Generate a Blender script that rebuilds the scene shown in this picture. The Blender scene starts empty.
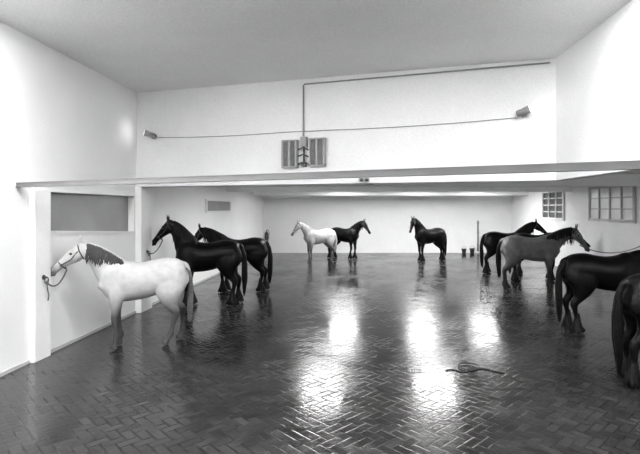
import bpy, bmesh, math, random
from mathutils import Vector, Matrix
random.seed(7)
scene = bpy.context.scene
COL = scene.collection
scene.view_settings.view_transform = 'Standard'
CLOSE = 0

# ------------------------------------------------------------------ materials
def new_mat(name):
    m = bpy.data.materials.new(name); m.use_nodes = True
    nt = m.node_tree
    return m, nt, nt.nodes["Principled BSDF"]

def paint(name, v, rough=0.7, var=0.06, scale=2.0, bump=0.05, metallic=0.0, bscale=40, speck=0.0, sscale=45):
    m, nt, b = new_mat(name)
    tc = nt.nodes.new("ShaderNodeTexCoord")
    n = nt.nodes.new("ShaderNodeTexNoise"); n.inputs["Scale"].default_value = scale; n.inputs["Detail"].default_value = 6
    r = nt.nodes.new("ShaderNodeValToRGB")
    a = max(0, v*(1-var)); c = min(1, v*(1+var))
    r.color_ramp.elements[0].position = .3; r.color_ramp.elements[1].position = .7
    r.color_ramp.elements[0].color = (a, a, a, 1); r.color_ramp.elements[1].color = (c, c, c, 1)
    nt.links.new(tc.outputs["Object"], n.inputs["Vector"])
    nt.links.new(n.outputs["Fac"], r.inputs["Fac"])
    out = r.outputs["Color"]
    if speck > 0:
        n3 = nt.nodes.new("ShaderNodeTexNoise"); n3.inputs["Scale"].default_value = sscale; n3.inputs["Detail"].default_value = 2
        nt.links.new(tc.outputs["Object"], n3.inputs["Vector"])
        mr = nt.nodes.new("ShaderNodeMapRange"); mr.inputs[1].default_value = .3; mr.inputs[2].default_value = .7
        mr.inputs[3].default_value = 1-speck; mr.inputs[4].default_value = 1+speck
        nt.links.new(n3.outputs["Fac"], mr.inputs[0])
        vm = nt.nodes.new("ShaderNodeVectorMath"); vm.operation = 'SCALE'
        nt.links.new(out, vm.inputs[0]); nt.links.new(mr.outputs[0], vm.inputs["Scale"])
        out = vm.outputs[0]
    nt.links.new(out, b.inputs["Base Color"])
    b.inputs["Roughness"].default_value = rough; b.inputs["Metallic"].default_value = metallic
    if bump > 0:
        n2 = nt.nodes.new("ShaderNodeTexNoise"); n2.inputs["Scale"].default_value = bscale
        nt.links.new(tc.outputs["Object"], n2.inputs["Vector"])
        bp = nt.nodes.new("ShaderNodeBump"); bp.inputs["Strength"].default_value = bump; bp.inputs["Distance"].default_value = .02
        nt.links.new(n2.outputs["Fac"], bp.inputs["Height"]); nt.links.new(bp.outputs["Normal"], b.inputs["Normal"])
    return m

def emit(name, s):
    m, nt, b = new_mat(name)
    b.inputs["Base Color"].default_value = (.9, .9, .9, 1)
    b.inputs["Emission Color"].default_value = (1, 1, 1, 1)
    b.inputs["Emission Strength"].default_value = s
    return m

M_wall = paint("white_plaster", .81, .8, .03, 1.2, speck=.06)
M_wall_left = paint("white_plaster_left", .84, .8, .03, 1.0, speck=.04)
M_ceil = paint("ceiling_plaster", .78, .85, .04, .8, speck=.09)
M_lowceil = paint("low_ceiling_plaster", .84, .85, .04, .8)
M_beam = paint("gray_painted_steel", .13, .5, .08, 3)
M_rib = paint("white_painted_concrete", .87, .8, .04, 2)
M_dark = paint("dark_metal", .03, .45, .2, 10)
M_gray = paint("gray_metal", .24, .5, .1, 10)
M_slat = paint("louver_metal", .30, .5, .1, 10)
M_frost = paint("frosted_gray_glass", .22, .35, .12, 1.5, 0.02, speck=.08)
M_pane = paint("window_pane", .75, .3, .15, 1.0, 0.0)
M_panedark = paint("dark_window_pane", .08, .2, .3, 1.0, 0.0)
M_wframe = paint("window_frame_paint", .45, .5, .1, 4)
M_rope = paint("rope_fibre", .08, .9, .3, 40, .3, bscale=150)
M_leather = paint("halter_leather", .04, .5, .3, 30)
M_plastic = paint("bucket_plastic", .12, .4, .1, 8)
M_lamp = emit("fluorescent_diffuser", 33.0)
M_lamp_near = emit("fluorescent_diffuser_near", 44.0)
M_fill_up = emit("added_fill_upper", 125.0)  # glow of the added upper fill panels
M_flood = emit("floodlight_glass", 1.0)

# horse coats
def coat(name, v, dark_v, var, rough=.5, dapple=False, spec=.4, muz=None, legs=True):
    m, nt, b = new_mat(name)
    tc = nt.nodes.new("ShaderNodeTexCoord")
    n = nt.nodes.new("ShaderNodeTexNoise"); n.inputs["Scale"].default_value = 5 if not dapple else 7; n.inputs["Detail"].default_value = 5
    nt.links.new(tc.outputs["Object"], n.inputs["Vector"])
    r = nt.nodes.new("ShaderNodeValToRGB")
    r.color_ramp.elements[0].position = .32; r.color_ramp.elements[1].position = .62
    a = v*(1-var); r.color_ramp.elements[0].color = (a, a, a, 1); r.color_ramp.elements[1].color = (v, v, v, 1)
    nt.links.new(n.outputs["Fac"], r.inputs["Fac"])
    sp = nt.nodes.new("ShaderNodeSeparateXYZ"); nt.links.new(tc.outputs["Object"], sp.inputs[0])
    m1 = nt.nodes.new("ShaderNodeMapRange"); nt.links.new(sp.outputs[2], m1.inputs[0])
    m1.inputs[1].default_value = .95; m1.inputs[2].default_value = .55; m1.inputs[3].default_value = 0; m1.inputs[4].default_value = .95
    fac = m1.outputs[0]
    if muz is not None:
        vd = nt.nodes.new("ShaderNodeVectorMath"); vd.operation = 'DISTANCE'; vd.inputs[1].default_value = tuple(muz)
        nt.links.new(tc.outputs["Object"], vd.inputs[0])
        m2 = nt.nodes.new("ShaderNodeMapRange"); nt.links.new(vd.outputs["Value"], m2.inputs[0])
        m2.inputs[1].default_value = .24; m2.inputs[2].default_value = .08; m2.inputs[3].default_value = 0; m2.inputs[4].default_value = .85
        mm = nt.nodes.new("ShaderNodeMath"); mm.operation = 'MAXIMUM'
        nt.links.new(fac, mm.inputs[0]); nt.links.new(m2.outputs[0], mm.inputs[1]); fac = mm.outputs[0]
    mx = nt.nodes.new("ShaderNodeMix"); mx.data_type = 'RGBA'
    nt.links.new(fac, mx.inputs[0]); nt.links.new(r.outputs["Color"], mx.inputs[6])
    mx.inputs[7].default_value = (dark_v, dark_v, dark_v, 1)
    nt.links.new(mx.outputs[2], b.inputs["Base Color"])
    b.inputs["Roughness"].default_value = rough
    b.inputs["Specular IOR Level"].default_value = spec
    n2 = nt.nodes.new("ShaderNodeTexNoise"); n2.inputs["Scale"].default_value = 90
    nt.links.new(tc.outputs["Object"], n2.inputs["Vector"])
    bp = nt.nodes.new("ShaderNodeBump"); bp.inputs["Strength"].default_value = .15; bp.inputs["Distance"].default_value = .01
    nt.links.new(n2.outputs["Fac"], bp.inputs["Height"]); nt.links.new(bp.outputs["Normal"], b.inputs["Normal"])
    return m
C_black = coat("black_coat", .003, .002, .3, .40, spec=.13)
C_white = ("white_coat", .50, .03, .18, .65, True, .2)
C_white2 = ("pale_coat", .40, .08, .2, .65, True, .2)
C_gray = ("gray_coat", .14, .010, .4, .5, True, .4)
H_black = paint("black_hair", .003, .5, .4, 30, .2)
H_black.node_tree.nodes["Principled BSDF"].inputs["Specular IOR Level"].default_value = .15
H_dark = paint("dark_gray_hair", .025, .6, .4, 30, .2)
H_gray = paint("gray_hair", .10, .7, .4, 30, .2)
H_white = paint("pale_hair", .3, .7, .3, 30, .2)
M_eye, _nt, _b = new_mat("eye"); _b.inputs["Base Color"].default_value = (.005, .005, .005, 1); _b.inputs["Roughness"].default_value = .08
M_nostril = paint("nostril", .01, .8, .1, 10, 0)

# ------------------------------------------------------------------ mesh helpers
def mesh_obj(name, bm, mat, smooth=False, parent=None):
    me = bpy.data.meshes.new(name); bm.normal_update(); bm.to_mesh(me); bm.free()
    mats = mat if isinstance(mat, (list, tuple)) else [mat]
    for mm in mats: me.materials.append(mm)
    if smooth:
        for p in me.polygons: p.use_smooth = True
    o = bpy.data.objects.new(name, me); COL.objects.link(o)
    if parent: o.parent = parent
    return o

def empty(name, loc=(0, 0, 0), rz=0, s=1):
    e = bpy.data.objects.new(name, None); COL.objects.link(e)
    e.location = loc; e.rotation_euler = (0, 0, rz); e.scale = (s, s, s); e.empty_display_size = .2
    return e

def add_box(bm, x0, x1, y0, y1, z0, z1, mi=0, M=None):
    vs = [bm.verts.new(Vector((x, y, z)) if M is None else M @ Vector((x, y, z))) for x in (x0, x1) for y in (y0, y1) for z in (z0, z1)]
    for f in ((0, 1, 3, 2), (4, 6, 7, 5), (0, 4, 5, 1), (2, 3, 7, 6), (0, 2, 6, 4), (1, 5, 7, 3)):
        fa = bm.faces.new([vs[i] for i in f]); fa.material_index = mi

def box(name, x0, x1, y0, y1, z0, z1, mat, parent=None, M=None, bevel=0):
    bm = bmesh.new(); add_box(bm, x0, x1, y0, y1, z0, z1, 0, M)
    bmesh.ops.recalc_face_normals(bm, faces=bm.faces)
    if bevel: bmesh.ops.bevel(bm, geom=bm.edges[:], offset=bevel, segments=2, affect='EDGES')
    return mesh_obj(name, bm, mat, False, parent)

def add_prism(bm, pts, axis, a, b):
    def mk(p, t):
        if axis == 'z': return Vector((p[0], p[1], t))
        if axis == 'x': return Vector((t, p[0], p[1]))
        return Vector((p[0], t, p[1]))
    A = [bm.verts.new(mk(p, a)) for p in pts]; B = [bm.verts.new(mk(p, b)) for p in pts]
    n = len(pts); bm.faces.new(A); bm.faces.new(B[::-1])
    for i in range(n): bm.faces.new((A[i], B[i], B[(i+1) % n], A[(i+1) % n]))
    bmesh.ops.recalc_face_normals(bm, faces=bm.faces)

def catmull(P, sub):
    out = []
    n = len(P)
    for i in range(n-1):
        p0 = P[max(i-1, 0)]; p1 = P[i]; p2 = P[i+1]; p3 = P[min(i+2, n-1)]
        for k in range(sub):
            t = k/sub
            out.append([.5*((2*b)+(-a+c)*t+(2*a-5*b+4*c-d)*t*t+(-a+3*b-3*c+d)*t**3) for a, b, c, d in zip(p0, p1, p2, p3)])
    out.append(list(P[-1]))
    return out

def add_loft(bm, P, L, n=14, sub=3, mi=0):
    """P rows: x,y,z,w,up,down ; L lateral vector or list of vectors"""
    if isinstance(L, Vector): rows = [list(p)+list(L) for p in P]
    else: rows = [list(p)+list(l) for p, l in zip(P, L)]
    R = catmull(rows, sub) if sub > 1 else rows
    pos = [Vector(r[:3]) for r in R]
    rings = []
    for i, r in enumerate(R):
        T = (pos[min(i+1, len(R)-1)]-pos[max(i-1, 0)])
        if T.length < 1e-6: T = Vector((0, 0, 1))
        T.normalize()
        la = Vector(r[6:9]); la = (la - T*la.dot(T)).normalized()
        U = T.cross(la)
        ring = []
        for k in range(n):
            a = 2*math.pi*k/n; c = math.cos(a); s = math.sin(a)
            h = r[4] if s > 0 else r[5]
            ring.append(bm.verts.new(pos[i]+la*(max(r[3], .001)*c)+U*(max(h, .001)*s)))
        rings.append(ring)
    for a, b in zip(rings, rings[1:]):
        for k in range(n):
            f = bm.faces.new((a[k], a[(k+1) % n], b[(k+1) % n], b[k])); f.material_index = mi; f.smooth = True
    f = bm.faces.new(rings[0][::-1]); f.material_index = mi
    f = bm.faces.new(rings[-1]); f.material_index = mi

def add_tube(bm, pts, r, n=8, closed=False, mi=0):
    pts = [Vector(p) for p in pts]; m = len(pts); rings = []
    prev = None
    for i in range(m):
        if closed: T = pts[(i+1) % m]-pts[i-1]
        else: T = pts[min(i+1, m-1)]-pts[max(i-1, 0)]
        T.normalize()
        if prev is None:
            a = Vector((0, 0, 1)) if abs(T.z) < .9 else Vector((1, 0, 0))
            prev = (a-T*a.dot(T)).normalized()
        prev = (prev-T*prev.dot(T)).normalized(); U = T.cross(prev)
        rr = r[i] if isinstance(r, (list, tuple)) else r
        rings.append([bm.verts.new(pts[i]+prev*(rr*math.cos(2*math.pi*k/n))+U*(rr*math.sin(2*math.pi*k/n))) for k in range(n)])
    rng = range(m) if closed else range(m-1)
    for i in rng:
        a = rings[i]; b = rings[(i+1) % m]
        for k in range(n):
            f = bm.faces.new((a[k], a[(k+1) % n], b[(k+1) % n], b[k])); f.smooth = True; f.material_index = mi
    if not closed:
        bm.faces.new(rings[0][::-1]).material_index = mi; bm.faces.new(rings[-1]).material_index = mi

def add_cyl(bm, p0, p1, r0, r1=None, n=20, mi=0):
    r1 = r0 if r1 is None else r1
    add_tube(bm, [p0, p1], [r0, r1], n, False, mi)

def add_ball(bm, c, r, mi=0, sc=(1, 1, 1)):
    M = Matrix.Translation(c) @ Matrix.Diagonal((sc[0], sc[1], sc[2], 1))
    g = bmesh.ops.create_uvsphere(bm, u_segments=14, v_segments=10, radius=r, matrix=M)
    for v in g['verts']:
        for f in v.link_faces: f.material_index = mi; f.smooth = True

# ------------------------------------------------------------------ room
CZ = 2.44
XL, XR, YB, YF = -5.2, 8.3, 26.1, -6.0
ZTOP = CZ+2.70; ZLOW = CZ+.85; ZSOF = CZ+.50
XRET = 3.55

def floor_mat():
    m, nt, b = new_mat("wet_herringbone_brick")
    N = nt.nodes.new; Lk = nt.links.new
    tc = N("ShaderNodeTexCoord"); mp = N("ShaderNodeMapping"); mp.inputs["Rotation"].default_value = (0, 0, math.radians(45))
    s = 1/.115; mp.inputs["Scale"].default_value = (s, s, s)
    Lk(tc.outputs["Object"], mp.inputs["Vector"])
    sp = N("ShaderNodeSeparateXYZ"); Lk(mp.outputs["Vector"], sp.inputs[0])
    def mth(op, a, b_=None, c=None):
        n = N("ShaderNodeMath"); n.operation = op
        for i, v in enumerate((a, b_, c)):
            if v is None: continue
            if isinstance(v, (int, float)): n.inputs[i].default_value = v
            else: Lk(v, n.inputs[i])
        return n.outputs[0]
    x, y = sp.outputs[0], sp.outputs[1]
    i = mth('FLOOR', x); j = mth('FLOOR', y)
    u = mth('SUBTRACT', x, i); v = mth('SUBTRACT', y, j)
    k = mth('FLOORED_MODULO', mth('SUBTRACT', i, j), 4.0)
    def eq(c): return mth('COMPARE', k, float(c), .3)
    k0, k1, k2, k3 = eq(0), eq(1), eq(2), eq(3)
    dl = mth('MULTIPLY_ADD', k1, 9.0, u)
    dr = mth('MULTIPLY_ADD', k0, 9.0, mth('SUBTRACT', 1.0, u))
    db = mth('MULTIPLY_ADD', k2, 9.0, v)
    dt = mth('MULTIPLY_ADD', k3, 9.0, mth('SUBTRACT', 1.0, v))
    d = mth('MINIMUM', mth('MINIMUM', dl, dr), mth('MINIMUM', db, dt))
    mr = N("ShaderNodeMapRange"); mr.interpolation_type = 'SMOOTHSTEP'
    mr.inputs[1].default_value = .02; mr.inputs[2].default_value = .13; Lk(d, mr.inputs[0])
    brick = mr.outputs[0]
    cid = N("ShaderNodeCombineXYZ"); Lk(mth('SUBTRACT', i, k1), cid.inputs[0]); Lk(mth('SUBTRACT', j, k2), cid.inputs[1])
    wn = N("ShaderNodeTexWhiteNoise"); wn.noise_dimensions = '3D'; Lk(cid.outputs[0], wn.inputs["Vector"])
    big = N("ShaderNodeTexNoise"); big.inputs["Scale"].default_value = .55; big.inputs["Detail"].default_value = 5; Lk(tc.outputs["Object"], big.inputs["Vector"])
    mid = N("ShaderNodeTexNoise"); mid.inputs["Scale"].default_value = 3.2; mid.inputs["Detail"].default_value = 4; Lk(tc.outputs["Object"], mid.inputs["Vector"])
    base = mth('MULTIPLY_ADD', wn.outputs["Value"], .016, .012)
    base = mth('MULTIPLY', base, mth('MULTIPLY_ADD', big.outputs["Fac"], 1.0, .5))
    base = mth('MULTIPLY', base, mth('MULTIPLY_ADD', mid.outputs["Fac"], 1.0, .5))
    col = mth('MULTIPLY', base, mth('MULTIPLY_ADD', brick, .55, .45))
    cc = N("ShaderNodeCombineXYZ")
    for q in range(3): Lk(col, cc.inputs[q])
    Lk(cc.outputs[0], b.inputs["Base Color"])
    mixn = mth('MULTIPLY_ADD', mid.outputs["Fac"], .45, mth('MULTIPLY', big.outputs["Fac"], .55))
    ro = N("ShaderNodeMapRange"); ro.inputs[1].default_value = .40; ro.inputs[2].default_value = .60
    ro.inputs[3].default_value = .08; ro.inputs[4].default_value = .27; Lk(mixn, ro.inputs[0])
    rr = mth('ADD', ro.outputs[0], mth('MULTIPLY', mth('SUBTRACT', 1.0, brick), .10))
    Lk(rr, b.inputs["Roughness"])
    b.inputs["Specular IOR Level"].default_value = .34
    fine = N("ShaderNodeTexNoise"); fine.inputs["Scale"].default_value = 16; fine.inputs["Detail"].default_value = 4; Lk(tc.outputs["Object"], fine.inputs["Vector"])
    h = mth('ADD', mth('MULTIPLY', brick, .45), mth('ADD', mth('MULTIPLY', fine.outputs["Fac"], .9), mth('MULTIPLY', wn.outputs["Value"], .35)))
    bp = N("ShaderNodeBump"); bp.inputs["Strength"].default_value = .28; bp.inputs["Distance"].default_value = .008
    Lk(h, bp.inputs["Height"]); Lk(bp.outputs["Normal"], b.inputs["Normal"])
    return m
box("floor", XL-.3, XR+.3, YF-.3, YB+.3, -.2, 0, floor_mat())

# left wall with sloped-sill window opening
bm = bmesh.new()
wy0, wy1 = 8.05, 11.1
zt = CZ+.30
add_prism(bm, [(YF-.3, 0), (wy0, 0), (wy0, ZTOP), (YF-.3, ZTOP)], 'x', XL-.3, XL)
add_prism(bm, [(wy1, 0), (YB+.3, 0), (YB+.3, ZTOP), (wy1, ZTOP)], 'x', XL-.3, XL)
add_prism(bm, [(wy0, 0), (wy1, 0), (wy1, CZ-.58), (wy0, CZ-.42)], 'x', XL-.3, XL)
add_prism(bm, [(wy0, zt), (wy1, zt), (wy1, ZTOP), (wy0, ZTOP)], 'x', XL-.3, XL)
mesh_obj("wall_left", bm, M_wall_left)
w = empty("window_1")
box("pane", XL-.20, XL-.14, wy0, wy1, CZ-.6, zt, M_frost, w)
bm = bmesh.new()
add_prism(bm, [(wy0, CZ-.42), (wy1, CZ-.58), (wy1, CZ-.54), (wy0, CZ-.38)], 'x', XL-.14, XL+.02)
add_prism(bm, [(wy0, zt-.03), (wy1, zt-.03), (wy1, zt), (wy0, zt)], 'x', XL-.14, XL+.01)
mesh_obj("frame", bm, M_wall, False, w)
w = empty("window_2")
bm = bmesh.new()
add_box(bm, XL, XL+.03, 16.3, 19.2, CZ-.10, CZ+.25)
mesh_obj("pane", bm, M_frost, False, w)
bm = bmesh.new()
add_box(bm, XL, XL+.06, 16.2, 19.3, CZ-.16, CZ-.10); add_box(bm, XL, XL+.06, 16.2, 19.3, CZ+.25, CZ+.3)
add_box(bm, XL, XL+.06, 16.2, 16.3, CZ-.10, CZ+.25); add_box(bm, XL, XL+.06, 19.2, 19.3, CZ-.10, CZ+.25)
mesh_obj("frame", bm, M_wall, False, w)
box("trim_1", XL, XL+.10, 7.55, 7.95, 0, CZ+.30, M_wall_left, bevel=.01)
box("trim_2", XL, XL+.14, 11.15, 11.75, 0, ZSOF, M_wall_left, bevel=.01)
box("baseboard_left", XL, XL+.025, YF, YB, 0, .05, paint("baseboard_paint", .45, .6, .1, 2))

box("wall_back", XL-.3, XR+.3, YB, YB+.3, 0, ZLOW+.1, M_wall)
box("wall_right", XR, XR+.3, YF-.3, YB, 0, ZLOW+.1, M_wall)
box("wall_front", XL, XR, YF-.3, YF, 0, ZTOP, M_wall)
UL = Vector((XL, 11.23)); UR = Vector((XRET, 8.65))
nrm = Vector((UR.y-UL.y, -(UR.x-UL.x))).normalized()
if nrm.y > 0: nrm = -nrm
bk = -nrm*.25
bm = bmesh.new()
add_prism(bm, [(UL.x, UL.y+.12), (UR.x+.1, UR.y+.12), (XRET+.1, YF), (XR, YF), (XR, YB), (XL, YB)], 'z', ZLOW, ZLOW+.12)
mesh_obj("ceiling_low", bm, M_lowceil)
bm = bmesh.new()
add_prism(bm, [tuple(UL), tuple(UR), tuple(UR+bk), tuple(UL+bk)], 'z', ZSOF, ZTOP)
mesh_obj("wall_upper", bm, M_wall)
box("wall_upper_right", XRET, XRET+.2, YF, UR.y+.2, ZSOF, ZTOP, M_wall)
bm = bmesh.new()
add_prism(bm, [(XL-.3, YF-.3), (XRET+.2, YF-.3), (XRET+.2, 9.0), (XL-.3, 11.8)], 'z', ZTOP, ZTOP+.15)
mesh_obj("ceiling", bm, M_ceil)

for k, (y, zb) in enumerate(((12.2, .56), (18.8, .64), (23.6, .62))):
    box("ceiling_beam" + ("" if k == 0 else ".%03d" % k), XL, XR, y, y+.3, CZ+zb, ZLOW, M_rib)
box("trim_3", XL, XR, YB-.25, YB, ZSOF, ZLOW, M_rib)

# long gray steel beam crossing in front
bm = bmesh.new()
A = Vector((XL, 7.27)); B = Vector((XR, 1.1)); nb = Vector((-(B-A).y, (B-A).x)).normalized()
def slab(o0, o1, z0, z1):
    p = [A+nb*o0, B+nb*o0, B+nb*o1, A+nb*o1]
    q = []
    for i, pt in enumerate(p):
        d = (B-A).normalized()
        X = XL if i in (0, 3) else XR
        q.append((X, pt.y+(X-pt.x)*d.y/d.x))
    add_prism(bm, q, 'z', z0, z1)
slab(0, .10, CZ+.315, CZ+.325); slab(0, .10, CZ+.375, CZ+.385); slab(.008, .02, CZ+.325, CZ+.375)
mesh_obj("steel_beam", bm, M_beam)

# ------------------------------------------------------------------ things on the upper wall
dirw = (UR-UL).normalized()
def UWp(X, z, off=0.0):
    t = (X-UL.x)/dirw.x
    p = UL+dirw*t+nrm*off
    return Vector((p.x, p.y, CZ+z))
def UWm(X, z, off=0.0):
    p = UWp(X, z, off)
    M = Matrix.Identity(4)
    for r, c in enumerate((Vector((dirw.x, dirw.y, 0)), Vector((nrm.x, nrm.y, 0)), Vector((0, 0, 1)))):
        M[0][r], M[1][r], M[2][r] = c.x, c.y, c.z
    M.translation = p
    return M
bm = bmesh.new()
add_tube(bm, [UWp(-1.15, 1.50, .03), UWp(-1.15, 2.55, .03), UWp(-1.13, 2.58, .03), UWp(3.45, 2.62, .03)], .016, 8)
mesh_obj("conduit_pipe", bm, M_gray)
bm = bmesh.new()
def sag(a, b, s, n=14): return [a.lerp(b, i/n)-Vector((0, 0, s*4*(i/n)*(1-i/n))) for i in range(n+1)]
add_tube(bm, sag(UWp(-4.6, 1.62, .02), UWp(-1.6, 1.60, .02), .03), .008, 6)
add_tube(bm, sag(UWp(-1.6, 1.60, .02), UWp(-.6, 1.60, .02), .0), .008, 6)
add_tube(bm, sag(UWp(-.6, 1.60, .02), UWp(2.9, 1.66, .02), .03), .008, 6)
mesh_obj("electric_cable", bm, M_gray)
for k, (xc, h0, h1) in enumerate(((-1.43, .84, 1.42), (-.84, .86, 1.44))):
    e = empty("louvered_vent")
    M = UWm(xc, 0, 0)
    bm = bmesh.new()
    hw = .17
    for a, b_ in ((-hw, -hw+.03), (hw-.03, hw), (-.02, .02)): add_box(bm, a, b_, 0, .12, h0, h1, 0, M)
    add_box(bm, -hw, hw, 0, .12, h0, h0+.03, 0, M); add_box(bm, -hw, hw, 0, .12, h1-.03, h1, 0, M)
    nsl = 11
    for i in range(nsl):
        z = h0+.05+(h1-h0-.1)*i/(nsl-1)
        Ms = M @ Matrix.Translation((0, .07, z)) @ Matrix.Rotation(math.radians(35), 4, 'X')
        add_box(bm, -hw+.03, hw-.03, -.045, .045, -.004, .004, 0, Ms)
    bmesh.ops.recalc_face_normals(bm, faces=bm.faces)
    mesh_obj("louvers", bm, M_slat, False, e)
    box("back_plate", -hw+.03, hw-.03, 0.002, .015, h0+.02, h1-.02, M_dark, e, M)
e = empty("junction_box")
M = UWm(-1.135, 0, 0)
box("case", -.07, .07, 0.002, .08, 1.28, 1.48, M_gray, e, M, .008)
bm = bmesh.new()
for z in (.92, 1.08, 1.22): add_tube(bm, [M @ Vector((-.13, .05, z)), M @ Vector((0, .09, z+.03)), M @ Vector((.13, .05, z-.02))], .016, 6)
add_tube(bm, [M @ Vector((0, .05, 1.3)), M @ Vector((0.01, .06, .9))], .02, 6)
add_box(bm, -.05, .05, 0.002, .07, .86, .96, 0, M)
mesh_obj("cables", bm, M_dark, False, e)

def floodlight(name, base, aim, power):
    e = empty(name)
    bm = bmesh.new()
    d = aim.normalized()
    c = base+Vector((0, 0, .02))+Vector((nrm.x, nrm.y, 0))*.18
    add_cyl(bm, base, base+Vector((nrm.x, nrm.y, 0))*.03, .06)
    add_tube(bm, [base, base+Vector((nrm.x, nrm.y, 0))*.10+Vector((0, 0, -.03)), c], .014)
    add_tube(bm, [c-d*.14, c-d*.13, c-d*.05, c+d*.06, c+d*.10], [.03, .05, .055, .07, .075], 18)
    for i in range(4): add_cyl(bm, c-d*(.12-.02*i), c-d*(.115-.02*i), .062)
    mesh_obj("housing", bm, M_gray, True, e)
    bm = bmesh.new(); add_cyl(bm, c+d*.101, c+d*.106, .066)
    mesh_obj("lens", bm, M_flood, False, e)
    L = bpy.data.lights.new(name+"_bulb", 'SPOT'); L.energy = power; L.spot_size = math.radians(175); L.spot_blend = 1; L.shadow_soft_size = .15
    lo = bpy.data.objects.new("bulb", L); COL.objects.link(lo); lo.parent = e
    lo.location = c+d*.13; lo.rotation_euler = d.to_track_quat('-Z', 'Y').to_euler()
floodlight("floodlight", UWp(-4.72, 1.66, 0.006), Vector((-.9, -.5, .25)), 3)
floodlight("floodlight", UWp(3.02, 1.72, 0.006), Vector((.9, -.5, .3)), 3)

def bulkhead(x, y, z):
    e = empty("bulkhead_lamp")
    bm = bmesh.new(); add_box(bm, x-.11, x+.11, y-.05, y, z, z+.07); bmesh.ops.recalc_face_normals(bm, faces=bm.faces)
    bmesh.ops.bevel(bm, geom=bm.edges[:], offset=.01, segments=2, affect='EDGES')
    mesh_obj("case", bm, M_gray, False, e)
    bm = bmesh.new(); add_ball(bm, Vector((x-.05, y-.05, z+.03)), .03); add_ball(bm, Vector((x+.05, y-.05, z+.03)), .03)
    mesh_obj("lenses", bm, M_dark, False, e)
pw = UWp(.1, .52, 0); bulkhead(pw.x, pw.y-.035, CZ+.53)
bulkhead(.25, 12.198, CZ+.60)

def lamp_or_fill(x0, x1, y0, y1, z, mat):  # also builds the added, unseen fill panels of the upper ceiling
    e = empty("fluorescent_lamp_or_added_fill")
    bm = bmesh.new()
    add_box(bm, x0, x1, y0, y1, z-.035, z); bmesh.ops.recalc_face_normals(bm, faces=bm.faces)
    mesh_obj("tray", bm, M_rib, False, e)
    bm = bmesh.new()
    n = 3; wd = (x1-x0)/n
    for i in range(n): add_box(bm, x0+wd*i+.05, x0+wd*(i+1)-.05, y0+.05, y1-.05, z-.06, z-.035)
    bmesh.ops.recalc_face_normals(bm, faces=bm.faces)
    mesh_obj("diffuser", bm, mat, False, e)
for (xc, y0, y1) in ((-.70, 20.4, 23.0), (2.85, 20.4, 23.0), (5.75, 20.9, 23.0)):
    lamp_or_fill(xc-.6, xc+.6, y0, y1, ZLOW, M_lamp)
for (xc, y0, y1) in ((-1.15, 14.3, 15.9), (2.4, 14.3, 15.9)):
    lamp_or_fill(xc-.6, xc+.6, y0, y1, ZLOW, M_lamp_near)
for (xc, yc) in ((-4.2, 4.6), (2.55, 4.4), (-3.6, -1.0), (1.9, -1.0)):  # added fill panels out of view, placed to wash the upper walls bright
    lamp_or_fill(xc-.35, xc+.35, yc-1.2, yc+1.2, ZTOP, M_fill_up)
lamp_or_fill(5.4, 6.4, 4.5, 6.5, ZLOW, M_lamp)

# ------------------------------------------------------------------ right wall windows
def side_window(name, y0, y1, z0, z1, ny, nz, pane, frame):
    w = empty(name)
    bm = bmesh.new(); add_box(bm, XR-.02, XR, y0, y1, z0, z1); bmesh.ops.recalc_face_normals(bm, faces=bm.faces)
    mesh_obj("pane", bm, pane, False, w)
    bm = bmesh.new()
    for i in range(ny+1):
        y = y0+(y1-y0)*i/ny; t = .05 if i in (0, ny) else .025
        add_box(bm, XR-.07, XR-.02, y-t, y+t, z0-.05, z1+.05)
    for i in range(nz+1):
        z = z0+(z1-z0)*i/nz; t = .04 if i in (0, nz) else .018
        add_box(bm, XR-.07, XR-.02, y0, y1, z-t, z+t)
    bmesh.ops.recalc_face_normals(bm, faces=bm.faces)
    mesh_obj("frame", bm, frame, False, w)
side_window("window_3", 19.4, 21.6, CZ-.45, CZ+.70, 3, 4, M_panedark, M_wall)
side_window("window_4", 14.4, 17.2, CZ-.40, CZ+.70, 4, 3, M_pane, M_wframe)

# ------------------------------------------------------------------ items at the back wall
e = empty("downpipe")
bm = bmesh.new(); add_cyl(bm, Vector((6.45, YB-.09, .1)), Vector((6.45, YB-.09, 1.75)), .045)
for z in (.4, 1.1, 1.6): add_cyl(bm, Vector((6.45, YB-.09, z)), Vector((6.45, YB-.09, z+.05)), .06); add_box(bm, 6.42, 6.48, YB-.09, YB-.002, z, z+.04)
mesh_obj("pipe", bm, M_gray, True, e)
def bucket(x, y, s=1):
    e = empty("bucket", (x, y, 0), 0, s)
    bm = bmesh.new()
    prof = [(.11, 0), (.15, .30), (.162, .30), (.162, .32), (.14, .32), (.10, .02)]
    n = 24; rings = [[bm.verts.new((r*math.cos(2*math.pi*k/n), r*math.sin(2*math.pi*k/n), z)) for k in range(n)] for r, z in prof]
    for a, b_ in zip(rings, rings[1:]):
        for k in range(n): bm.faces.new((a[k], a[(k+1) % n], b_[(k+1) % n], b_[k]))
    bm.faces.new(rings[0][::-1]); bm.faces.new(rings[-1])
    bmesh.ops.recalc_face_normals(bm, faces=bm.faces)
    mesh_obj("shell", bm, M_plastic, True, e)
    bm = bmesh.new(); add_tube(bm, [(.155*math.cos(a), .03, .3+.16*math.sin(a)) for a in [math.pi*i/10 for i in range(11)]], .006, 6)
    mesh_obj("handle", bm, M_dark, False, e)
bucket(5.60, 25.6, .85); bucket(6.05, 25.65, .9)
e = empty("fire_extinguisher", (-4.95, 25.70, .55))
bm = bmesh.new()
add_loft(bm, [(0, 0, 0, .085, .085, .085), (0, 0, .03, .1, .1, .1), (0, 0, .5, .1, .1, .1), (0, 0, .58, .07, .07, .07), (0, 0, .62, .03, .03, .03), (0, 0, .68, .03, .03, .03)], Vector((1, 0, 0)), 20, 2)
mesh_obj("cylinder", bm, M_dark, True, e)
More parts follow.
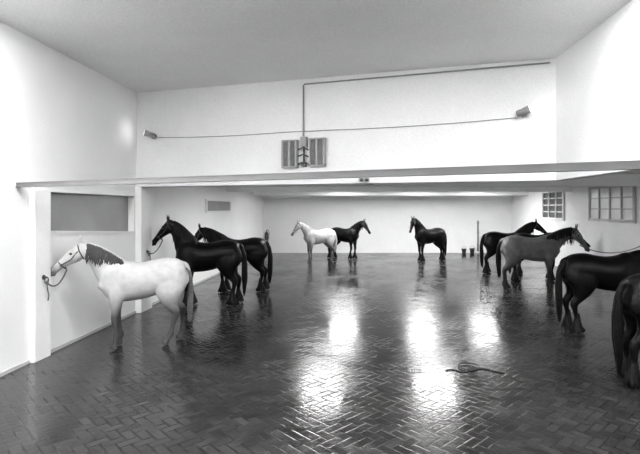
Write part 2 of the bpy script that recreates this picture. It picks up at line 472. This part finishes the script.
bm = bmesh.new(); add_tube(bm, [(0, 0, .67), (.08, -.02, .70), (.14, -.03, .6), (.13, -.03, .25)], .014, 6)
add_box(bm, -.02, .10, -.015, .015, .70, .72); add_box(bm, -.03, .03, .08, .398, .2, .26)
mesh_obj("hose_and_bracket", bm, M_dark, False, e)

# rope on the floor: an open loop with two wandering ends
bm = bmesh.new()
pts = []
for i in range(81):
    t = i/80
    if t < .35:
        q = t/.35; pts.append((1.30+.32*q, 7.18+.05*math.sin(6*q), .009))
    elif t < .7:
        q = (t-.35)/.35; a = -math.pi/2+2*math.pi*q
        pts.append((1.62+.17*math.cos(a)+.10*q, 7.34+.15*math.sin(a), .009+.014*math.sin(math.pi*q)))
    else:
        q = (t-.7)/.3; pts.append((1.72+.42*q, 7.19+.09*math.sin(5*q), .009))
add_tube(bm, pts, .009, 6)
mesh_obj("rope_coil", bm, M_dark)
e = empty("floor_drain")
bm = bmesh.new(); dx, dy = .85, 7.2
add_box(bm, dx-.08, dx+.08, dy-.08, dy-.06, 0, .008); add_box(bm, dx-.08, dx+.08, dy+.06, dy+.08, 0, .008)
for i in range(5): add_box(bm, dx-.08+.037*i, dx-.068+.037*i, dy-.06, dy+.06, 0, .006)
mesh_obj("grate", bm, M_gray, False, e)

# ------------------------------------------------------------------ horses
def dirv(p, y):
    p = math.radians(p); y = math.radians(y)
    return Vector((math.cos(p)*math.cos(y), math.cos(p)*math.sin(y), math.sin(p)))
def latv(y): y = math.radians(y); return Vector((-math.sin(y), math.cos(y), 0))

def horse(name, X, Y, heading, s=1.0, body_mat=None, hair=None, neck=50, nyaw=0, head=-50, hyaw=None, legs=(0, 0, 0, 0),
          feather=False, mane_side=1, mane_len=.34, tail_len=1.0, tail_fat=1.0, halter=True, vox=.022, thick=1.0, ring=None, seed=1, nlen=1.0, tail_mat=None, short=1.0):
    rnd = random.Random(seed)
    e = empty(name, (X, Y, 0), math.radians(heading), s)
    def sh(x): return x*short
    bm = bmesh.new()
    Ly = Vector((0, 1, 0))
    T = [(-.80, 0, 1.22, .06, .08, .10), (-.765, 0, 1.21, .16, .18, .2), (-.68, 0, 1.21, .235, .255, .27), (-.55, 0, 1.21, .275, .305, .30), (-.38, 0, 1.20, .28, .325, .29),
         (-.18, 0, 1.18, .275, .305, .315), (.05, 0, 1.16, .295, .30, .345), (.28, 0, 1.155, .285, .335, .36), (.44, 0, 1.16, .24, .385, .37),
         (.58, 0, 1.15, .225, .35, .34), (.70, 0, 1.13, .18, .25, .26), (.77, 0, 1.12, .09, .12, .12)]
    T = [(sh(a), b, c, w*thick, u, d*(.5+.5*thick)) for a, b, c, w, u, d in T]
    add_loft(bm, T, Ly, 22, 3)
    pos = Vector((sh(.42), 0, 1.17)); NP = []; NL = []
    tn = .4+.6*thick
    segs = [0, .27, .22*nlen, .20*nlen, .19*nlen]
    W = [.17*tn, .145*tn, .105*tn, .085*tn, .08]; U = [.27, .245*tn, .19*tn, .15*tn, .118]; D = [.29, .26*tn, .205*tn, .16*tn, .125]
    crest = []
    for i in range(5):
        yw = nyaw*[0, .15, .45, .75, 1][i]
        pt = neck+[6, 8, 4, -3, -14][i]
        if i: pos = pos+dirv(pt, yw)*segs[i]
        NP.append((pos.x, pos.y, pos.z, W[i], U[i], D[i])); NL.append(latv(yw))
        up = dirv(pt, yw).cross(latv(yw))
        crest.append((pos.copy(), up, latv(yw), W[i], U[i]))
    add_loft(bm, NP, NL, 18, 4)
    hy = nyaw if hyaw is None else hyaw
    K = 1.07
    F = dirv(head, hy)*K; HL = latv(hy)*K; HU = F.cross(HL)/K
    H0 = pos.copy()+dirv(neck-10, nyaw)*.03
    HP = []
    for t, w_, u, d in ((-.07, .04, .04, .05), (-.03, .066, .07, .085), (.03, .08, .083, .115), (.11, .092, .082, .15), (.19, .09, .078, .142), (.28, .074, .07, .105),
                        (.38, .055, .058, .078), (.47, .049, .05, .066), (.54, .053, .05, .068), (.60, .048, .042, .058), (.635, .026, .022, .03)):
        p = H0+F*t; HP.append((p.x, p.y, p.z, w_*K, u*K, d*K))
    add_loft(bm, HP, HL, 18, 3)
    for sgn in (1, -1):
        add_ball(bm, H0+F*.15+HU*.05+HL*(.066*sgn), .034*K)
        add_ball(bm, H0+F*.565+HU*.012+HL*(.036*sgn), .026*K)
        add_ball(bm, H0+F*.13-HU*.06+HL*(.045*sgn), .065*K)
        eb = H0-F*.01+HU*.06+HL*(.045*sgn)
        ed = (HU*.62-F*.66+HL*.18*sgn).normalized()
        er = [(eb+ed*t) for t in (0, .05, .10, .145, .175)]
        add_loft(bm, [(p.x, p.y, p.z, w_, u, u) for p, w_, u in zip(er, (.024, .034, .03, .018, .006), (.022, .022, .018, .013, .006))], HL.normalized(), 10, 2)
    add_ball(bm, H0+F*.56-HU*.06, .03)
    for sgn in (1, -1):
        add_ball(bm, Vector((sh(.50), .135*sgn*thick, 1.12)), .118, 0, (1.0, .88, 1.9))
        add_ball(bm, Vector((sh(-.53), .155*sgn*thick, 1.17)), .155, 0, (1.25, .92, 1.5))
    add_ball(bm, Vector((sh(.68), .08, 1.10)), .11); add_ball(bm, Vector((sh(.68), -.08, 1.10)), .11)
    FL = [(.44, .11, 1.18, .10, .15, .2), (.46, .145, .98, .105, .135, .165), (.50, .15, .82, .082, .092, .105), (.515, .148, .66, .060, .062, .066), (.527, .146, .53, .055, .058, .05),
          (.527, .146, .46, .050, .052, .048), (.52, .146, .36, .034, .034, .038), (.517, .146, .25, .034, .034, .040), (.52, .146, .17, .050, .046, .060), (.54, .146, .105, .042, .04, .044),
          (.555, .146, .065, .056, .054, .054), (.575, .146, .001, .068, .074, .062)]
    HLg = [(-.46, .11, 1.32, .11, .17, .22), (-.48, .14, 1.12, .14, .26, .275), (-.47, .155, .94, .135, .225, .235), (-.51, .155, .79, .10, .145, .165), (-.59, .15, .655, .067, .080, .090), (-.67, .146, .56, .054, .056, .082),
           (-.69, .144, .49, .054, .052, .060), (-.68, .142, .38, .038, .037, .043), (-.672, .14, .26, .037, .035, .041), (-.665, .14, .17, .051, .046, .060), (-.64, .14, .105, .042, .04, .044),
           (-.622, .14, .065, .056, .054, .054), (-.60, .14, .001, .068, .072, .062)]
    lg = 1.2 if feather else 1.06
    fe = []
    for base, sgn, dx in ((FL, 1, legs[0]), (FL, -1, legs[1]), (HLg, 1, legs[2]), (HLg, -1, legs[3])):
        P = []
        for x, y, z, w_, u, d in base:
            k = max(0, 1-z/1.0)
            P.append((sh(x)+dx*k, y*sgn*thick, z, w_*lg, u*lg, d*lg))
        add_loft(bm, P, Ly*1.0, 14, 3)
        fe.append((P[-5][0], P[-4][0], P[-4][1]))
    add_loft(bm, [(sh(-.70), 0, 1.41, .05, .05, .05), (sh(-.79), 0, 1.37, .045, .045, .045), (sh(-.835), 0, 1.27, .035, .035, .035), (sh(-.85), 0, 1.12, .025, .025, .025)], Ly, 10, 3)
    bmesh.ops.recalc_face_normals(bm, faces=bm.faces)
    if isinstance(body_mat, tuple): body_mat = coat(*body_mat, muz=H0+F*.6)
    tmp = mesh_obj("tmp", bm, body_mat)
    md = tmp.modifiers.new("r", 'REMESH'); md.mode = 'VOXEL'; md.voxel_size = vox; md.use_smooth_shade = True
    sm = tmp.modifiers.new("s", 'SMOOTH'); sm.factor = .5; sm.iterations = 3
    dg = bpy.context.evaluated_depsgraph_get(); dg.update()
    me = bpy.data.meshes.new_from_object(tmp.evaluated_get(dg))
    bpy.data.objects.remove(tmp)
    me.name = "body"
    me.materials.clear(); me.materials.append(body_mat)
    zmin = min(v.co.z for v in me.vertices)
    for p in me.polygons: p.use_smooth = True; p.material_index = 0
    body = bpy.data.objects.new("body", me); COL.objects.link(body); body.parent = e
    body.location.z = -zmin
    if feather:
        bm = bmesh.new()
        for xa, x0, y0 in fe:
            for i in range(26):
                a = 2*math.pi*i/26+rnd.uniform(-.1, .1); ca, sa = math.cos(a), math.sin(a)
                bkk = 1.25 if ca < 0 else .9
                z0 = rnd.uniform(.30, .40); r2 = rnd.uniform(.085, .115)*bkk
                rows = [(x0+.0+ca*.028, y0+sa*.028, z0, .014, .01, .01), (x0+ca*.05*bkk, y0+sa*.05, .24, .02, .014, .014), (x0+ca*.08*bkk, y0+sa*.075, .14, .024, .016, .016),
                        (x0+.012+ca*r2, y0+sa*r2*.9, .06, .02, .014, .014), (x0+.015+ca*r2*1.05, y0+sa*r2*.95, rnd.uniform(.008, .03), .006, .005, .005)]
                add_loft(bm, rows, Vector((-sa, ca, 0)), 6, 2)
        mesh_obj("feathering", bm, hair, True, e)
    bm = bmesh.new()
    for sgn in (1, -1):
        add_ball(bm, H0+F*.155+HU*.038+HL*(.083*sgn), .022)
    mesh_obj("eyes", bm, M_eye, True, e)
    bm = bmesh.new()
    for sgn in (1, -1): add_ball(bm, H0+F*.59+HU*.012+HL*(.046*sgn), .014)
    mesh_obj("nostrils", bm, M_nostril, True, e)
    # mane
    bm = bmesh.new()
    nS = 130
    for i in range(nS):
        t = i/(nS-1)*3.45+.5
        a = min(int(t), 3); f = t-a
        c0, c1 = crest[a], crest[a+1]
        P = c0[0].lerp(c1[0], f); up = c0[1].lerp(c1[1], f).normalized(); la = c0[2].lerp(c1[2], f).normalized()
        wd = c0[3]*(1-f)+c1[3]*f; uu = c0[4]*(1-f)+c1[4]*f
        ln = mane_len*(.6+.7*rnd.random())*(1.1 if t > 1.2 else .6)
        sd = mane_side if rnd.random() > .12 else -mane_side
        st = P+up*(uu*.94)
        rows = []
        wv = rnd.uniform(-.05, .05)
        for k, (so, dn, ww) in enumerate(((0, -.015, .010), (.45, .02, .016), (.85, .3, .016), (1.0, .62, .011), (1.02, .86, .007), (1.0, 1.0, .002))):
            jit = wv*dn + .012*math.sin(dn*7+i)
            p = st+la*(sd*(wd*so+.012+.012*rnd.random()))+Vector((0, 0, -ln*dn))+Vector((1, 0, 0))*jit
            rows.append((p.x, p.y, p.z, ww, .008, .008))
        fw = Vector((math.cos(math.radians(nyaw*.5)), math.sin(math.radians(nyaw*.5)), 0))
        add_loft(bm, rows, fw, 6, 2)
    rows = []; Ls = []
    for c in crest[1:]:
        p = c[0]+c[1]*(c[4]*.95); rows.append((p.x, p.y, p.z, .022, .02, .03)); Ls.append(c[2])
    add_loft(bm, rows, Ls, 8, 3)
    for i in range(14):
        o = rnd.uniform(-.035, .035); ln = rnd.uniform(.14, .26)
        rows = [(*(H0-F*.02+HU*.085+HL*o*.4), .012, .008, .008)]
        for k in (.25, .6, 1):
            rows.append((*(H0+F*(ln*k)+HU*(.085-.012*k)+HL*o*(.4+.6*k)), .014*(1.15-k), .006, .006))
        add_loft(bm, rows, HL.normalized(), 6, 2)
    mesh_obj("mane", bm, hair, True, e)
    # tail
    bm = bmesh.new()
    tx = .85*(1-short)
    for i in range(70):
        a = rnd.uniform(0, 2*math.pi); rr = math.sqrt(rnd.random())
        ox = rr*math.cos(a); oy = rr*math.sin(a)
        ln = tail_len*(.75+.3*rnd.random())
        sp = .075*tail_fat
        rows = [(-.76+tx+.01*ox, .02*oy, 1.39+.02*ox, .012, .012, .012)]
        for k, (xx, zz, g) in enumerate(((-.82, 1.33, .35), (-.86, 1.20, .6), (-.875, 1.22-.3*ln, .95), (-.87, 1.22-.6*ln, 1.05), (-.86, 1.22-.85*ln, .8), (-.85, 1.22-1.0*ln, .5))):
            wv = .010*math.sin(zz*9+i)
            rows.append((xx+tx+ox*sp*g*.8+wv, oy*sp*g+wv, zz, .016 if k < 5 else .004, .012 if k < 5 else .004, .012 if k < 5 else .004))
        add_loft(bm, rows, Ly, 6, 2)
    mesh_obj("tail", bm, tail_mat or hair, True, e)
    if halter:
        bm = bmesh.new()
        def band(t, w_, u, d, r=.011, tilt=0):
            pts = []
            for k in range(20):
                a = 2*math.pi*k/20
                h = u if math.sin(a) > 0 else d
                pts.append(H0+F*(t+tilt*math.sin(a))+HL*(w_*math.cos(a))+HU*(h*math.sin(a)))
            add_tube(bm, pts, r, 6, True)
        band(.37, .062, .065, .088)
        band(.04, .088, .088, .15, tilt=-.05)
        for sgn in (1, -1):
            add_tube(bm, [H0+F*.37+HL*(.062*sgn)+HU*.0, H0+F*.22+HL*(.093*sgn)-HU*.03, H0+F*.06+HL*(.09*sgn)], .010, 6)
            add_ball(bm, H0+F*.37+HL*(.064*sgn), .018)
        mesh_obj("halter", bm, M_leather, True, e)
    if ring is not None:
        Mw = (Matrix.Translation((X, Y, 0)) @ Matrix.Rotation(math.radians(heading), 4, 'Z') @ Matrix.Scale(s, 4))
        rp = Vector(ring[:3]); st = Mw @ (H0+F*.37-HU*.105)
        bm = bmesh.new(); sg = ring[3]
        add_tube(bm, [st.lerp(rp, i/20)-Vector((0, 0, sg*4*(i/20)*(1-i/20))) for i in range(21)], .012, 6)
        add_ball(bm, rp, .028)
        add_tube(bm, [rp, rp+Vector((0, .02, -.12)), rp+Vector((0, .05, -.22)), rp+Vector((0, .03, -.3))], .011, 6)
        mesh_obj("lead_rope", bm, M_rope, True)
    return e

def wall_ring(x, y, z, sx):
    e = empty("tie_ring", (x, y, z))
    bm = bmesh.new(); add_tube(bm, [(sx*.05+.0, .05*math.cos(a), -.05+.05*math.sin(a)) for a in [2*math.pi*i/16 for i in range(16)]], .009, 6, True)
    mesh_obj("ring", bm, M_dark, True, e)
    bm = bmesh.new(); add_cyl(bm, Vector((0, 0, 0)), Vector((sx*.06, 0, 0)), .014); add_cyl(bm, Vector((0, 0, 0)), Vector((sx*.012, 0, 0)), .04)
    mesh_obj("plate", bm, M_dark, True, e)

wall_ring(XL+.105, 7.75, 1.32, 1)
wall_ring(XL+.145, 11.45, 1.40, 1)
wall_ring(XR-.005, 13.8, 1.5, -1)

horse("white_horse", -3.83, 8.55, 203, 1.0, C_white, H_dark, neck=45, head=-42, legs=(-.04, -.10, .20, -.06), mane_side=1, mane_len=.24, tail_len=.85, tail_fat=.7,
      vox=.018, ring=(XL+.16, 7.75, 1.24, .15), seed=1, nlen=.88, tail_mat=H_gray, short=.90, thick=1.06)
BK = dict(body_mat=C_black, hair=H_black, feather=True, thick=1.16)
horse("black_horse", -3.78, 12.1, 191, 1.06, neck=58, head=-50, nyaw=-4, legs=(.0, -.08, .10, -.05), mane_side=1, vox=.02, ring=(XL+.21, 11.45, 1.35, .1), seed=2, short=.94, **BK)
horse("black_horse", -3.47, 14.1, 187, 1.02, neck=40, head=-56, legs=(.0, -.08, .08, -.05), mane_side=1, vox=.022, seed=3, short=.95, **BK)
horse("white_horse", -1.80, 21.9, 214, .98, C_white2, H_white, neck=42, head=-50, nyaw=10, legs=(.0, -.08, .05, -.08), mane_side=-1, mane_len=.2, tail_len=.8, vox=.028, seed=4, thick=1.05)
horse("black_horse", -.72, 23.3, -28, .98, neck=44, head=-55, legs=(.0, -.08, .05, -.08), mane_side=1, vox=.028, seed=5, **BK)
horse("black_horse", 3.27, 22.1, 202, 1.0, neck=56, head=-62, nyaw=15, hyaw=30, legs=(.0, -.08, .05, -.08), mane_side=1, vox=.028, seed=6, short=.95, **BK)
horse("black_horse", 5.50, 18.0, -6, 1.02, neck=46, head=-42, legs=(.0, -.08, .05, -.08), mane_side=-1, vox=.025, seed=7, **BK)
horse("black_horse", 6.0, 16.3, 0, 1.04, neck=22, head=-40, legs=(.0, -.08, .05, -.08), mane_side=-1, vox=.025, seed=8, **BK)
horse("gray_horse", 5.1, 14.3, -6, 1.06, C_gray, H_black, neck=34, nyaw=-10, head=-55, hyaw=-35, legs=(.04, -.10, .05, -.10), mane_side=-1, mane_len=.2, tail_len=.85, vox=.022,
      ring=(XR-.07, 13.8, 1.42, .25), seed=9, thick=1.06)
horse("black_horse", 4.84, 9.5, -3, 1.0, neck=25, head=-45, legs=(.0, -.08, .05, .12), mane_side=-1, vox=.02, seed=10, **BK)
horse("black_horse", 4.48, 6.7, 0, 1.0, neck=35, head=-45, legs=(.0, -.08, .05, -.08), mane_side=-1, vox=.02, tail_len=1.05, seed=11, **BK)

# give every parent empty an origin at its own parts
bpy.context.view_layer.update()
for o in list(scene.objects):
    if o.type == 'EMPTY' and o.parent is None and o.location.length < 1e-6:
        mn = Vector((1e9,)*3); mxx = Vector((-1e9,)*3)
        for c in o.children:
            if c.type == 'MESH':
                for v in c.data.vertices:
                    for q in range(3): mn[q] = min(mn[q], v.co[q]); mxx[q] = max(mxx[q], v.co[q])
        ctr = (mn+mxx)/2
        o.location = ctr
        for c in o.children:
            if c.type == 'MESH': c.data.transform(Matrix.Translation(-ctr))
            else: c.location = c.location-ctr

# ------------------------------------------------------------------ world + camera
wd = bpy.data.worlds.new("World"); scene.world = wd; wd.use_nodes = True
wd.node_tree.nodes["Background"].inputs[0].default_value = (.8, .8, .8, 1)
wd.node_tree.nodes["Background"].inputs[1].default_value = .3
cd = bpy.data.cameras.new("camera"); cam = bpy.data.objects.new("camera", cd); COL.objects.link(cam)
cam.location = (0, 0, CZ); cam.rotation_euler = (math.pi/2, 0, 0)
cd.sensor_width = 36; cd.lens = 480/640*36
cd.shift_x = -39/640; cd.shift_y = -19/640
cd.clip_end = 200
scene.camera = cam
if CLOSE:
    cd.shift_x = cd.shift_y = 0; cd.lens = 36
    cam.location = (-2.6, 4.6, 1.7)
    cam.rotation_euler = (Vector((-3.6, 9.2, 1.15))-cam.location).to_track_quat('-Z', 'Y').to_euler()
